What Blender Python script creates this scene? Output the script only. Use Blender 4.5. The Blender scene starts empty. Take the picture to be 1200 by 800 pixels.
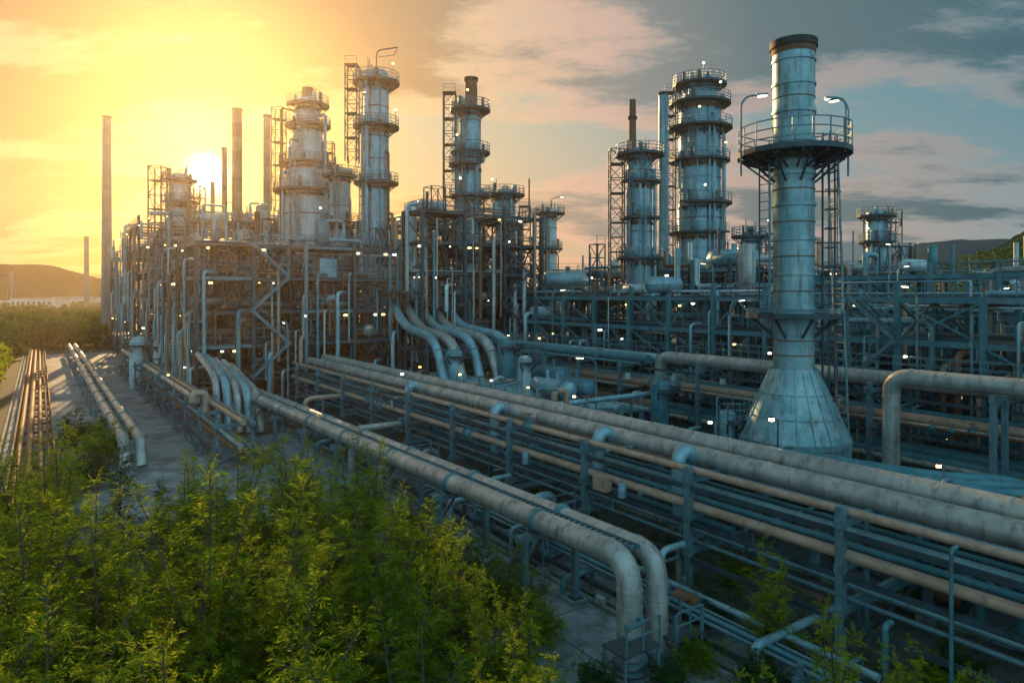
import bpy, math, random
import numpy as np
from mathutils import Vector, Matrix
from mathutils import noise as mnoise
random.seed(7)
sc=bpy.context.scene
sc.view_settings.view_transform='Standard'
sc.view_settings.look='None'
sc.view_settings.exposure=0
H=12.0
CA,SA=.8222,.5692
SUN=Vector((-.403,.901,.158)).normalized()

# ---------------------------------------------------------------- materials
MATS={}
def nd(nt,t,**k):
    n=nt.nodes.new(t)
    for a,b in k.items(): setattr(n,a,b)
    return n
def ramp(nt,stops,fac=None,interp='LINEAR'):
    r=nd(nt,'ShaderNodeValToRGB'); cr=r.color_ramp; cr.interpolation=interp
    while len(cr.elements)<len(stops): cr.elements.new(0.5)
    for e,(p,c) in zip(cr.elements,stops):
        e.position=p; e.color=(c[0],c[1],c[2],1)
    if fac is not None: nt.links.new(fac,r.inputs[0])
    return r
def mk(name,c1,c2,rough=.5,metal=0.,scale=1.2,grime=None,gamt=.5,bump=.0,streak=True):
    m=bpy.data.materials.new(name); m.use_nodes=True; nt=m.node_tree; L=nt.links
    b=nt.nodes['Principled BSDF']
    tc=nd(nt,'ShaderNodeTexCoord')
    n1=nd(nt,'ShaderNodeTexNoise'); n1.inputs['Scale'].default_value=scale; n1.inputs['Detail'].default_value=3; n1.inputs['Roughness'].default_value=.7
    L.new(tc.outputs['Object'],n1.inputs['Vector'])
    r1=ramp(nt,[(.32,c1),(.68,c2)],n1.outputs['Fac'])
    col=r1.outputs[0]
    if grime:
        mp=nd(nt,'ShaderNodeMapping'); mp.inputs['Scale'].default_value=(2.6,2.6,.35 if streak else 2.6)
        L.new(tc.outputs['Object'],mp.inputs['Vector'])
        n2=nd(nt,'ShaderNodeTexNoise'); n2.inputs['Scale'].default_value=1.0; n2.inputs['Detail'].default_value=4; n2.inputs['Roughness'].default_value=.72
        L.new(mp.outputs[0],n2.inputs['Vector'])
        r2=ramp(nt,[(.5,(0,0,0)),(.72,(gamt,)*3)],n2.outputs['Fac'])
        mx=nd(nt,'ShaderNodeMixRGB'); L.new(r2.outputs[0],mx.inputs[0]); L.new(col,mx.inputs[1]); mx.inputs[2].default_value=(*grime,1)
        col=mx.outputs[0]
        if bump>0:
            mr=nd(nt,'ShaderNodeMapRange'); mr.inputs[3].default_value=rough-.15; mr.inputs[4].default_value=min(1,rough+.25)
            L.new(n2.outputs['Fac'],mr.inputs[0]); L.new(mr.outputs[0],b.inputs['Roughness'])
    L.new(col,b.inputs['Base Color'])
    if not (grime and bump>0): b.inputs['Roughness'].default_value=rough
    b.inputs['Metallic'].default_value=metal
    MATS[name]=m; return m
RUST=(.13,.05,.022)
mk('clad',(.30,.30,.28),(.56,.53,.48),.38,.4,.8,(.13,.075,.045),.75,.15)
mk('clad_cool',(.16,.32,.37),(.34,.52,.57),.40,.35,.6,(.13,.09,.07),.6,.1)
mk('clad_white',(.42,.53,.55),(.62,.69,.69),.45,.1,.4,(.2,.12,.08),.55,.08)
mk('stack_teal',(.14,.30,.33),(.36,.50,.51),.40,.35,.7,(.15,.08,.05),.8,.12)
mk('pink',(.42,.25,.17),(.56,.38,.28),.42,.2,1.0,(.15,.09,.06),.6,.1,False)
mk('teal',(.04,.17,.21),(.10,.28,.32),.45,.2,1.0,RUST,.4)
mk('steel',(.022,.046,.058),(.055,.10,.12),.5,.3,1.5,RUST,.5)
mk('steel_l',(.08,.18,.215),(.17,.29,.33),.48,.3,1.5,RUST,.5)
mk('rust',(.17,.065,.03),(.27,.12,.06),.7,.1,2.,(.06,.03,.02),.6,0,False)
mk('grate',(.035,.05,.06),(.09,.115,.12),.6,.3,3.)
mk('greystack',(.20,.18,.165),(.32,.29,.26),.7,0,.5,(.1,.07,.05),.6)
mk('brick',(.22,.13,.08),(.30,.2,.13),.8,0,.5,(.08,.05,.03),.5)
mk('black',(.02,.02,.02),(.05,.045,.04),.7,.1,2.)
mk('wall',(.55,.55,.52),(.65,.64,.6),.8,0,.2)
def emis(name,c,s):
    m=bpy.data.materials.new(name); m.use_nodes=True; b=m.node_tree.nodes['Principled BSDF']
    b.inputs['Base Color'].default_value=(*c,1); b.inputs['Emission Color'].default_value=(*c,1); b.inputs['Emission Strength'].default_value=s; m.cycles.emission_sampling='NONE'; MATS[name]=m
emis('lamp_w',(1,.93,.65),7); emis('lamp_y',(1,.68,.2),6)

def leafmat(name,dark,mid,light,tr=.45):
    m=bpy.data.materials.new(name); m.use_nodes=True; nt=m.node_tree; L=nt.links
    nt.nodes.remove(nt.nodes['Principled BSDF']); out=nt.nodes['Material Output']
    tc=nd(nt,'ShaderNodeTexCoord'); n1=nd(nt,'ShaderNodeTexNoise'); n1.inputs['Scale'].default_value=1.6; n1.inputs['Detail'].default_value=2; n1.inputs['Roughness'].default_value=.8
    L.new(tc.outputs['Object'],n1.inputs['Vector'])
    oi=nd(nt,'ShaderNodeObjectInfo'); ad=nd(nt,'ShaderNodeMath',operation='MULTIPLY_ADD'); L.new(oi.outputs['Random'],ad.inputs[0]); ad.inputs[1].default_value=.26; L.new(n1.outputs['Fac'],ad.inputs[2])
    sb=nd(nt,'ShaderNodeMath',operation='SUBTRACT'); L.new(ad.outputs[0],sb.inputs[0]); sb.inputs[1].default_value=.12
    r=ramp(nt,[(.32,dark),(.5,mid),(.7,light)],sb.outputs[0])
    d=nd(nt,'ShaderNodeBsdfDiffuse')
    t=nd(nt,'ShaderNodeBsdfTranslucent'); mx=nd(nt,'ShaderNodeMixShader'); mx.inputs[0].default_value=tr
    L.new(r.outputs[0],d.inputs['Color'])
    hs=nd(nt,'ShaderNodeHueSaturation'); hs.inputs['Value'].default_value=1.9; hs.inputs['Hue'].default_value=.49; L.new(r.outputs[0],hs.inputs['Color']); L.new(hs.outputs[0],t.inputs[0])
    L.new(d.outputs[0],mx.inputs[1]); L.new(t.outputs[0],mx.inputs[2]); L.new(mx.outputs[0],out.inputs[0])
    MATS[name]=m
leafmat('leaf',(.06,.12,.010),(.17,.25,.018),(.34,.37,.03),.5)
leafmat('leaf_dark',(.012,.045,.014),(.03,.09,.022),(.07,.14,.03),.35)
leafmat('leaf_yel',(.10,.16,.01),(.26,.30,.02),(.40,.40,.03),.5)
mk('bark',(.05,.035,.025),(.12,.09,.06),.9,0,6.)

def groundmat(name,stops,scale,bump=.3,joints=None,rough=.85,stain=None):
    m=bpy.data.materials.new(name); m.use_nodes=True; nt=m.node_tree; L=nt.links; b=nt.nodes['Principled BSDF']
    tc=nd(nt,'ShaderNodeTexCoord'); n1=nd(nt,'ShaderNodeTexNoise'); n1.inputs['Scale'].default_value=scale; n1.inputs['Detail'].default_value=7; n1.inputs['Roughness'].default_value=.68
    L.new(tc.outputs['Object'],n1.inputs['Vector'])
    col=ramp(nt,stops,n1.outputs['Fac']).outputs[0]
    if stain:
        n2=nd(nt,'ShaderNodeTexNoise'); n2.inputs['Scale'].default_value=.35; n2.inputs['Detail'].default_value=6; n2.inputs['Roughness'].default_value=.75
        L.new(tc.outputs['Object'],n2.inputs['Vector'])
        r2=ramp(nt,[(.48,(0,0,0)),(.6,(.8,.8,.8))],n2.outputs['Fac'])
        mx=nd(nt,'ShaderNodeMixRGB'); L.new(r2.outputs[0],mx.inputs[0]); L.new(col,mx.inputs[1]); mx.inputs[2].default_value=(*stain,1); col=mx.outputs[0]
    if joints:
        mp=nd(nt,'ShaderNodeMapping'); mp.inputs['Rotation'].default_value=(0,0,-math.atan2(SA,CA)); L.new(tc.outputs['Object'],mp.inputs['Vector'])
        br=nd(nt,'ShaderNodeTexBrick'); br.offset=0; br.inputs['Scale'].default_value=1; br.inputs['Brick Width'].default_value=joints; br.inputs['Row Height'].default_value=joints; br.inputs['Mortar Size'].default_value=.035
        br.inputs['Color1'].default_value=(1,1,1,1); br.inputs['Color2'].default_value=(.78,.78,.78,1); br.inputs['Mortar'].default_value=(.3,.3,.3,1)
        L.new(mp.outputs[0],br.inputs['Vector'])
        mx=nd(nt,'ShaderNodeMixRGB',blend_type='MULTIPLY'); mx.inputs[0].default_value=1; L.new(col,mx.inputs[1]); L.new(br.outputs[0],mx.inputs[2]); col=mx.outputs[0]
    L.new(col,b.inputs['Base Color']); b.inputs['Roughness'].default_value=rough
    if rough>=1: b.inputs['Specular IOR Level'].default_value=0
    if bump:
        n3=nd(nt,'ShaderNodeTexNoise'); n3.inputs['Scale'].default_value=5; n3.inputs['Detail'].default_value=4; L.new(tc.outputs['Object'],n3.inputs['Vector'])
        bp=nd(nt,'ShaderNodeBump'); bp.inputs['Strength'].default_value=bump; bp.inputs['Distance'].default_value=.1; L.new(n3.outputs['Fac'],bp.inputs['Height']); L.new(bp.outputs[0],b.inputs['Normal'])
    MATS[name]=m
groundmat('ground',[(.3,(.018,.035,.012)),(.5,(.03,.055,.018)),(.7,(.06,.075,.03))],.08,0)
groundmat('concrete',[(.3,(.19,.23,.24)),(.7,(.39,.43,.43))],.6,.2,5.,.75,(.10,.115,.12))
groundmat('gravel',[(.3,(.04,.052,.056)),(.5,(.085,.10,.10)),(.7,(.17,.175,.16))],1.2,.5,None,.9,(.05,.065,.03))
groundmat('forest_floor',[(.3,(.012,.022,.010)),(.5,(.03,.05,.018)),(.7,(.06,.07,.03))],.5,0)
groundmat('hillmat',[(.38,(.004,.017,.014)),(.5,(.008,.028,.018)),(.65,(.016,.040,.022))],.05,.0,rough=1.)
groundmat('hillfar',[(.35,(.03,.065,.085)),(.65,(.045,.085,.105))],.004,0,rough=1.)  # far hills: distance haze painted into the base colour as a bluer tone

# ---------------------------------------------------------------- mesh builder
class MB:
    def __init__(s): s.V=[];s.F=[];s.M=[];s.S=[];s.mats=[]
    def mi(s,n):
        if n not in s.mats: s.mats.append(n)
        return s.mats.index(n)
    def beam(s,p,q,w,h,mat):
        p=Vector(p);q=Vector(q);d=q-p
        if d.length<1e-5: return
        d.normalize()
        side=Vector((1,0,0)) if abs(d.z)>.995 else d.cross(Vector((0,0,1))).normalized()
        up=side.cross(d)
        a=side*(w/2);b=up*(h/2);o=len(s.V)
        for e in (p,q):
            s.V+= [tuple(e-a-b),tuple(e+a-b),tuple(e+a+b),tuple(e-a+b)]
        m=s.mi(mat)
        for f in ((0,1,2,3),(7,6,5,4),(0,4,5,1),(1,5,6,2),(2,6,7,3),(3,7,4,0)):
            s.F.append(tuple(o+i for i in f)); s.M.append(m); s.S.append(False)
    def box(s,x,y,z0,z1,sx,sy,mat):
        s.beam((x,y-sy/2,(z0+z1)/2),(x,y+sy/2,(z0+z1)/2),sx,z1-z0,mat)
    def sweep(s,pts,rad,mat,n=12,caps=True,smooth=True):
        pts=[Vector(p) for p in pts]
        m=s.mi(mat); o=len(s.V); N=len(pts)
        t=[]
        for i in range(N):
            a=pts[max(i-1,0)];b=pts[min(i+1,N-1)];d=b-a
            if d.length<1e-7: d=t[-1].copy() if t else Vector((0,0,1))
            t.append(d.normalized())
        nn=t[0].cross(Vector((0,0,1)))
        if nn.length<.05: nn=Vector((1,0,0))
        nn.normalize(); rings=[]
        for i in range(N):
            nn=nn-t[i]*nn.dot(t[i])
            if nn.length<1e-4: nn=t[i].orthogonal()
            nn.normalize(); bb=t[i].cross(nn); r=rad[i] if isinstance(rad,(list,tuple)) else rad
            ring=[]
            for k in range(n):
                a=2*math.pi*k/n
                ring.append(tuple(pts[i]+nn*(r*math.cos(a))+bb*(r*math.sin(a))))
            rings.append(ring); s.V+=ring
        for i in range(N-1):
            for k in range(n):
                a=o+i*n+k;b=o+i*n+(k+1)%n
                s.F.append((a,b,b+n,a+n)); s.M.append(m); s.S.append(smooth)
        if caps:
            for ri,rv in ((0,True),(N-1,False)):
                o2=len(s.V); s.V+=rings[ri]; idx=list(range(o2,o2+n))
                if rv: idx.reverse()
                s.F.append(tuple(idx)); s.M.append(m); s.S.append(False)
    def cyl(s,p,q,r,mat,n=12,r2=None): s.sweep([p,q],[r,r if r2 is None else r2],mat,n)
    def pipe(s,pts,r,mat,n=10,bend=None,band=0,bandmat=None,flange=False):
        pts=[Vector(p) for p in pts]; bend=bend or r*2.6; path=[pts[0]]
        for i in range(1,len(pts)-1):
            a=pts[i-1]-pts[i];b=pts[i+1]-pts[i];la=a.length;lb=b.length;a.normalize();b.normalize()
            t=min(bend,la*.48,lb*.48); p0=pts[i]+a*t;p1=pts[i]+b*t
            for k in range(7):
                x=k/6; path.append(p0*(1-x)**2+pts[i]*2*x*(1-x)+p1*x*x)
            if band:
                for pp,dd in ((p0,a),(p1,b)): s.cyl(pp-dd*.05,pp+dd*.05,r*1.06,bandmat or mat,max(n,10))
        path.append(pts[-1]); s.sweep(path,r,mat,n)
        if band:
            for i in range(len(pts)-1):
                d=pts[i+1]-pts[i];l=d.length
                if l<band*1.2: continue
                d.normalize();k=band
                while k<l-bend:
                    c=pts[i]+d*k; s.cyl(c-d*.035,c+d*.035,r*1.035,bandmat or mat,max(n,10)); k+=band
        if flange:
            for i in (0,-1):
                c=pts[i];d=(pts[1]-pts[0] if i==0 else pts[-2]-pts[-1]).normalized()
                s.cyl(c,c+d*.12,r*1.5,bandmat or mat,max(n,10))
    def drum(s,p,q,r,mat,n=18,bands=True):
        p=Vector(p);q=Vector(q);d=(q-p).normalized()
        P=[p-d*r*.5,p-d*r*.44,p-d*r*.25,p,q,q+d*r*.25,q+d*r*.44,q+d*r*.5]
        s.sweep(P,[r*.02,r*.45,r*.83,r,r,r*.83,r*.45,r*.02],mat,n,False)
        if bands:
            L=(q-p).length;k=max(2,int(L/1.5))
            for i in range(k+1):
                c=p+(q-p)*(i/k); s.cyl(c-d*.04,c+d*.04,r*1.025,mat,n)
    def ringbeam(s,c,R,w,h,mat,a0=0,a1=2*math.pi,n=20):
        pr=None
        for i in range(n+1):
            a=a0+(a1-a0)*i/n; p=(c[0]+R*math.cos(a),c[1]+R*math.sin(a),c[2])
            if pr: s.beam(pr,p,w,h,mat)
            pr=p
    def rail(s,p,q,mat='steel_l',h=1.1,sp=1.5,t=.05):
        p=Vector(p);q=Vector(q);L=(q-p).length;k=max(1,int(L/sp)); up=Vector((0,0,1))
        for i in range(k+1):
            c=p+(q-p)*(i/k); s.beam(c,c+up*h,t,t,mat)
        for z in (h,h*.55): s.beam(p+up*z,q+up*z,t*.9,t*.9,mat)
    def finish(s,name,plant=True):
        V=np.array(s.V,dtype=np.float64).reshape(-1,3)
        if plant:
            X=CA*V[:,0]-SA*V[:,1];Y=SA*V[:,0]+CA*V[:,1]; V=np.stack([X,Y,V[:,2]],1)
        me=bpy.data.meshes.new(name); me.from_pydata(V.tolist(),[],s.F)
        for m in s.mats: me.materials.append(MATS[m])
        me.polygons.foreach_set('material_index',s.M); me.polygons.foreach_set('use_smooth',s.S); me.update()
        ob=bpy.data.objects.new(name,me); sc.collection.objects.link(ob); return ob
def uv2(x,y): return CA*x+SA*y, -SA*x+CA*y

# ---------------------------------------------------------------- platforms / ladders / columns
def platform(mb,x,y,z,r,R,a0,a1,mat='grate',rmat='steel_l',t=.05,hr=1.2):
    n=max(6,int(abs(a1-a0)*R/1.0)); 
    m=mb.mi(mat)
    for i in range(n):
        b0=a0+(a1-a0)*i/n;b1=a0+(a1-a0)*(i+1)/n;o=len(mb.V)
        for zz in (z,z-.14):
            for (rr,a) in ((r,b0),(R,b0),(R,b1),(r,b1)): mb.V.append((x+rr*math.cos(a),y+rr*math.sin(a),zz))
        for f in ((0,1,2,3),(7,6,5,4),(1,5,6,2)): mb.F.append(tuple(o+k for k in f));mb.M.append(m);mb.S.append(False)
        p=Vector((x+R*math.cos(b0),y+R*math.sin(b0),z))
        mb.beam(p,p+Vector((0,0,hr)),t,t,rmat)
        if i%2==0: mb.beam((x+R*.97*math.cos(b0),y+R*.97*math.sin(b0),z-.15),(x+r*math.cos(b0),y+r*math.sin(b0),z-.15-(R-r)*.8),.1,.1,'steel')
    for zz in (hr,hr*.66,hr*.33): mb.ringbeam((x,y,z+zz),R,t,t,rmat,a0,a1,n)
    mb.ringbeam((x,y,z-.02),R+.04,.06,.3,'steel',a0,a1,n)
def ladder(mb,x,y,r,a,z0,z1,mat='steel_l',cage=True,t=.05):
    ca,sa=math.cos(a),math.sin(a); cx,cy=x+(r+.2)*ca,y+(r+.2)*sa; px,py=-sa,ca
    for s in (-.27,.27): mb.beam((cx+px*s,cy+py*s,z0),(cx+px*s,cy+py*s,z1),t,t,mat)
    z=z0
    while z<z1:
        mb.beam((cx-px*.27,cy-py*.27,z),(cx+px*.27,cy+py*.27,z),t*.7,t*.7,mat); z+=.4
    if cage:
        ox,oy=cx+ca*.35,cy+sa*.35; z=z0+2
        while z<z1:
            mb.ringbeam((ox,oy,z),.42,t*.7,t,mat,a-2.2,a+2.2,7); z+=1.1
        for k in (-1.6,-.8,0,.8,1.6): mb.beam((ox+.42*math.cos(a+k),oy+.42*math.sin(a+k),z0+2),(ox+.42*math.cos(a+k),oy+.42*math.sin(a+k),z1),t*.7,t*.7,mat)
def lattice(mb,x,y,w,z0,z1,mat='steel',t=.12,decks=True):
    c=[(x-w/2,y-w/2),(x+w/2,y-w/2),(x+w/2,y+w/2),(x-w/2,y+w/2)]
    for a,b in c: mb.beam((a,b,z0),(a,b,z1),t*1.3,t*1.3,mat)
    k=max(1,int(round((z1-z0)/(w*1.1))));dz=(z1-z0)/k
    for i in range(k):
        za=z0+i*dz;zb=za+dz
        for j in range(4):
            p=c[j];q=c[(j+1)%4]
            mb.beam((*p,zb-.01*(j%2)),(*q,zb-.01*(j%2)),t*.8,t*.8,mat)
            if (i+j)%2: mb.beam((*p,za),(*q,zb),t*.6,t*.6,mat)
            else: mb.beam((*q,za),(*p,zb),t*.6,t*.6,mat)
        if decks and i%2: mb.box(x,y,zb-.05,zb+.03,w*.94,w*.94,'grate'); mb.rail((*c[0],zb),(*c[1],zb),'steel_l',1,1)
def gooseneck(mb,x,y,z0,h,ang,reach=1.1,lit=True,t=.06):
    ca,sa=math.cos(ang),math.sin(ang)
    pts=[(x,y,z0),(x,y,z0+h),(x+ca*reach*.35,y+sa*reach*.35,z0+h+.45),(x+ca*reach,y+sa*reach,z0+h+.55)]
    mb.pipe(pts,t,'steel_l',6,.6)
    e=Vector(pts[-1]); mb.beam(e-Vector((ca,sa,0))*.1,e+Vector((ca*.6,sa*.6,.05)),.26,.12,'steel_l')
    if lit: mb.beam(e+Vector((ca*.05,sa*.05,-.09)),e+Vector((ca*.55,sa*.55,-.04)),.2,.05,'lamp_w')
def column(name,x,y,prof,plats,mat='clad_cool',lad=None,seam=2.4,n=28,side=None,rng=None,lamps=True,dome=True,davit=False,pout=1.25):
    mb=MB(); rng=rng or random.Random(int(abs(x*7+y*13)))
    pts=[(x,y,z) for z,r in prof]; rr=[r for z,r in prof]
    if dome:
        z,r=prof[-1]
        for k in (.4,.75,.95,1.0):
            pts.append((x,y,z+r*.5*k)); rr.append(max(.03,r*math.sqrt(max(0,1-k*k))))
    mb.sweep(pts,rr,mat,n)
    def R(z):
        for (a,b),(c,d) in zip(prof[:-1],prof[1:]):
            if a<=z<=c: return b+(d-b)*(z-a)/(c-a+1e-9)
        return prof[-1][1]
    z=prof[0][0]+seam; zt=prof[-1][0]
    while z<zt:
        r=R(z); mb.cyl((x,y,z-.06),(x,y,z+.06),r*1.02+.02,mat if rng.random()<.7 else 'rust',n); z+=seam*rng.uniform(.7,1.2)
    a=rng.uniform(-2.4,-.8) if lad is None else lad
    for i,(pz,ext) in enumerate(plats):
        r=R(pz)
        if ext>6:
            if i and rng.random()<.5: a0=rng.uniform(-4.2,-2.4);a1=a0+rng.uniform(3.4,4.8)
            else: a0,a1=0,2*math.pi
        else: a0=a-ext/2;a1=a+ext/2
        po=pout*rng.uniform(.75,1.2)
        platform(mb,x,y,pz,r*1.0,r+po,a0,a1,t=.07)
        mb.cyl((x,y,pz-.9),(x,y,pz-.5),r*1.06,'rust' if i%2 else 'steel',n)
        for k in range(4):
            b=rng.uniform(-3,0); hz=rng.uniform(.6,1.8); mb.drum((x+(r+.3)*math.cos(b),y+(r+.3)*math.sin(b),pz+.4),(x+(r+.3)*math.cos(b),y+(r+.3)*math.sin(b),pz+hz),rng.uniform(.15,.3),rng.choice([mat,'steel','rust']),8,False)
        if lamps:
            b=-1.57+rng.uniform(-1.2,1.2); q=(x+(r+po)*math.cos(b),y+(r+po)*math.sin(b))
            if rng.random()<.6: mb.box(*q,pz+1.9,pz+2.08,.24,.24,'lamp_w' if rng.random()<.6 else 'lamp_y')
            mb.beam((*q,pz),(*q,pz+1.9),.06,.06,'steel_l')
    zs=[max(prof[0][0],5)]+sorted(p[0] for p in plats)
    for i in range(len(zs)-1):
        ladder(mb,x,y,R((zs[i]+zs[i+1])/2)+.1,a+(.35 if i%2 else -.35),zs[i],zs[i+1]+1.1,t=.08)
    for k in range(6):
        b=-1.57+rng.uniform(-1.8,1.8); rp=rng.choice([.1,.16,.22]); zt2=zt-rng.uniform(0,zt*.3)
        rr2=max(R(zz) for zz in np.linspace(prof[0][0],zt2,8))+rp+.15
        mb.pipe([(x+rr2*math.cos(b),y+rr2*math.sin(b),2),(x+rr2*math.cos(b),y+rr2*math.sin(b),zt2),(x,y,zt2)],rp,rng.choice(['clad','clad_cool','steel_l','rust']),8)
    # roof-top clutter
    for k in range(5):
        b=rng.uniform(0,6.28); rr3=prof[-1][1]*rng.uniform(.2,.9); q=(x+rr3*math.cos(b),y+rr3*math.sin(b)); mb.beam((*q,zt),(*q,zt+rng.uniform(.8,2.4)),.08,.08,'steel')
    if davit:
        z=zt+prof[-1][1]*.4
        mb.pipe([(x,y,z),(x,y,z+2.0),(x+.3,y,z+2.6),(x+2.8,y,z+3.0)],.09,'steel',6); mb.beam((x+2.8,y,z+3.0),(x+2.3,y,z+2.0),.08,.08,'steel'); mb.beam((x+.2,y,z+1.7),(x+2.3,y,z+2.0),.06,.06,'steel')
    return mb

def chimney(name,x,y,r,zt,mats,seg=3.,r2=None):
    mb=MB(); z=0;i=0;r2=r2 or r*.85
    while z<zt:
        z2=min(zt,z+seg); ra=r+(r2-r)*z/zt; rb=r+(r2-r)*z2/zt
        mb.sweep([(x,y,z),(x,y,z2)],[ra,rb],mats[i%len(mats)],18,False)
        mb.cyl((x,y,z2-.09),(x,y,z2+.05),rb*1.04,mats[(i+1)%len(mats)],18); z=z2;i+=1
    mb.sweep([(x,y,zt+.02),(x,y,zt+.4)],[r2*1.12,r2*1.12],'black',18,True)
    ladder(mb,x,y,r,-1.2,3,zt,cage=False,t=.08)
    mb.finish(name,False)

# ---------------------------------------------------------------- process steel frames
def frame(name,v0,v1,u0,u1,nlev,dz,bay,seed,drop=.5,mats=('steel','steel_l'),equip=.35,pipes=40,z0=0,minlev=1,lampn=14,warm=False,roof=.5):
    rng=random.Random(seed); mb=MB()
    nv=max(1,round((v1-v0)/bay));nu=max(1,round((u1-u0)/bay))
    vs=[v0+(v1-v0)*i/nv for i in range(nv+1)];us=[u0+(u1-u0)*i/nu for i in range(nu+1)]
    hc=[[max(minlev,nlev-int(rng.random()**2*(nlev*drop+1))) for j in range(nu)] for i in range(nv)]
    def top(i,j):
        return max([hc[a][b] for a in (i-1,i) for b in (j-1,j) if 0<=a<nv and 0<=b<nu])
    for i in range(nv+1):
        for j in range(nu+1):
            mb.beam((vs[i],us[j],0),(vs[i],us[j],top(i,j)*dz+z0+rng.choice([.25,.4,1.3])),.36,.36,mats[0] if rng.random()<.7 else mats[1])
    eset=set(); pal=['clad','clad_cool','clad_white','pink','teal','steel_l','rust','clad_cool']
    for i in range(nv):
        for j in range(nu):
            for k in range(1,hc[i][j]+1):
                z=k*dz+z0
                for e in (((i,j),(i+1,j)),((i,j+1),(i+1,j+1)),((i,j),(i,j+1)),((i+1,j),(i+1,j+1))):
                    if (e,k) in eset: continue
                    eset.add((e,k)); (a,b),(c,d)=e
                    hh=.3 if b==d else .38
                    mb.beam((vs[a],us[b],z),(vs[c],us[d],z),.2,hh,mats[0] if rng.random()<.65 else mats[1])
                    if rng.random()<.42:
                        if rng.random()<.5:
                            mb.beam((vs[a],us[b],z-dz+.1),(vs[c],us[d],z-.1),.12,.12,mats[0])
                            if rng.random()<.4: mb.beam((vs[c],us[d],z-dz+.1),(vs[a],us[b],z-.1),.11,.11,mats[0])
                        else:
                            mx=((vs[a]+vs[c])/2,(us[b]+us[d])/2,z-.1); mb.beam((vs[a],us[b],z-dz+.1),mx,.12,.12,mats[0]); mb.beam((vs[c],us[d],z-dz+.1),mx,.12,.12,mats[0])
                # secondary joists
                if rng.random()<.5:
                    for q in (1,2):
                        vv=vs[i]+(vs[i+1]-vs[i])*q/3; mb.beam((vv,us[j],z-.02),(vv,us[j+1],z-.02),.12,.2,mats[0])
                if rng.random()<.25:
                    zz=z-dz*.5; mb.beam((vs[i],us[j]+.02,zz),(vs[i+1],us[j]+.02,zz),.14,.16,mats[0])
                deck=rng.random()<.55
                if deck:
                    mb.box((vs[i]+vs[i+1])/2,(us[j]+us[j+1])/2,z+.2,z+.26,(vs[i+1]-vs[i])-.02,(us[j+1]-us[j])-.02,'grate')
                if deck or k==hc[i][j]:
                    zz=z+.24
                    if i==0 or hc[i-1][j]<k: mb.rail((vs[i]+.1,us[j],zz),(vs[i]+.1,us[j+1],zz),mats[1],1.1,1.4,.06)
                    if j==0 or hc[i][j-1]<k: mb.rail((vs[i],us[j]+.1,zz),(vs[i+1],us[j]+.1,zz),mats[1],1.1,1.4,.06)
                    if rng.random()<.3: mb.rail((vs[i+1]-.1,us[j],zz),(vs[i+1]-.1,us[j+1],zz),mats[1],1.1,1.4,.06)
                if deck and rng.random()<equip:
                    cv=(vs[i]+vs[i+1])/2+rng.uniform(-.6,.6);cu=(us[j]+us[j+1])/2+rng.uniform(-.5,.5);t=rng.random();r=rng.uniform(.4,.85); m=rng.choice(['clad_white','clad_cool','clad','clad_cool','teal','pink'])
                    lim=dz*.42 if k<hc[i][j] else 1.1
                    if t<.4:
                        r=min(r,lim); l=bay*.33
                        if rng.random()<.5: mb.drum((cv-l,cu,z+.5+r),(cv+l,cu,z+.5+r),r,m,14)
                        else: mb.drum((cv,cu-l,z+.5+r),(cv,cu+l,z+.5+r),r,m,14)
                        mb.box(cv,cu,z+.25,z+.5+r*.3,.5,.5,'steel')
                    elif t<.8:
                        hh=dz*.55 if k<hc[i][j] else rng.uniform(2,4.5)
                        mb.drum((cv,cu,z+.5+r*.4),(cv,cu,z+.6+hh),r,m,14)
                    else:
                        mb.box(cv,cu,z+.27,z+.3+min(2.2,dz*.6),rng.uniform(1.2,2.4),rng.uniform(1.2,2.8),rng.choice(['steel_l','teal','clad_cool']))
    for _ in range(pipes):
        k=rng.randint(1,nlev);r=rng.choice([.06,.08,.12,.16,.22,.3]);m=rng.choice(pal);z=k*dz+z0+rng.choice([.45,.7,-.5,1.3])-0.0
        if rng.random()<.5:
            v=rng.uniform(v0-.3,v1);a=rng.uniform(u0,u1);b=min(u1,a+rng.uniform(4,18)); pts=[(v,a,z),(v,b,z)]
            if rng.random()<.6: pts.append((v,b,z+rng.choice([-1,1])*rng.uniform(1.5,4)))
            if rng.random()<.5: pts.insert(0,(v,a,max(.3,z-rng.uniform(1.5,5))))
        else:
            u=rng.uniform(u0-.3,u1);a=rng.uniform(v0,v1);b=min(v1,a+rng.uniform(4,14)); pts=[(a,u,z),(b,u,z)]
            if rng.random()<.6: pts.append((b,u,max(.3,z+rng.choice([-1,1])*rng.uniform(1.5,4))))
            if rng.random()<.5: pts.insert(0,(a,u,max(.3,z-rng.uniform(1.5,5))))
        mb.pipe(pts,r,m,8)
    for _ in range(pipes//2):
        on=rng.random()<.6; v=v0-.35 if on else rng.uniform(v0,v1);u=rng.uniform(u0,u1) if on else u0-.35
        za=rng.uniform(0,nlev*dz*.5);zb=za+rng.uniform(3,nlev*dz*.6); mb.pipe([(v,u,za),(v,u,zb),(v+1.5,u+ (0 if on else 1.5),zb)],rng.choice([.06,.1,.16,.24]),rng.choice(pal),8)
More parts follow.
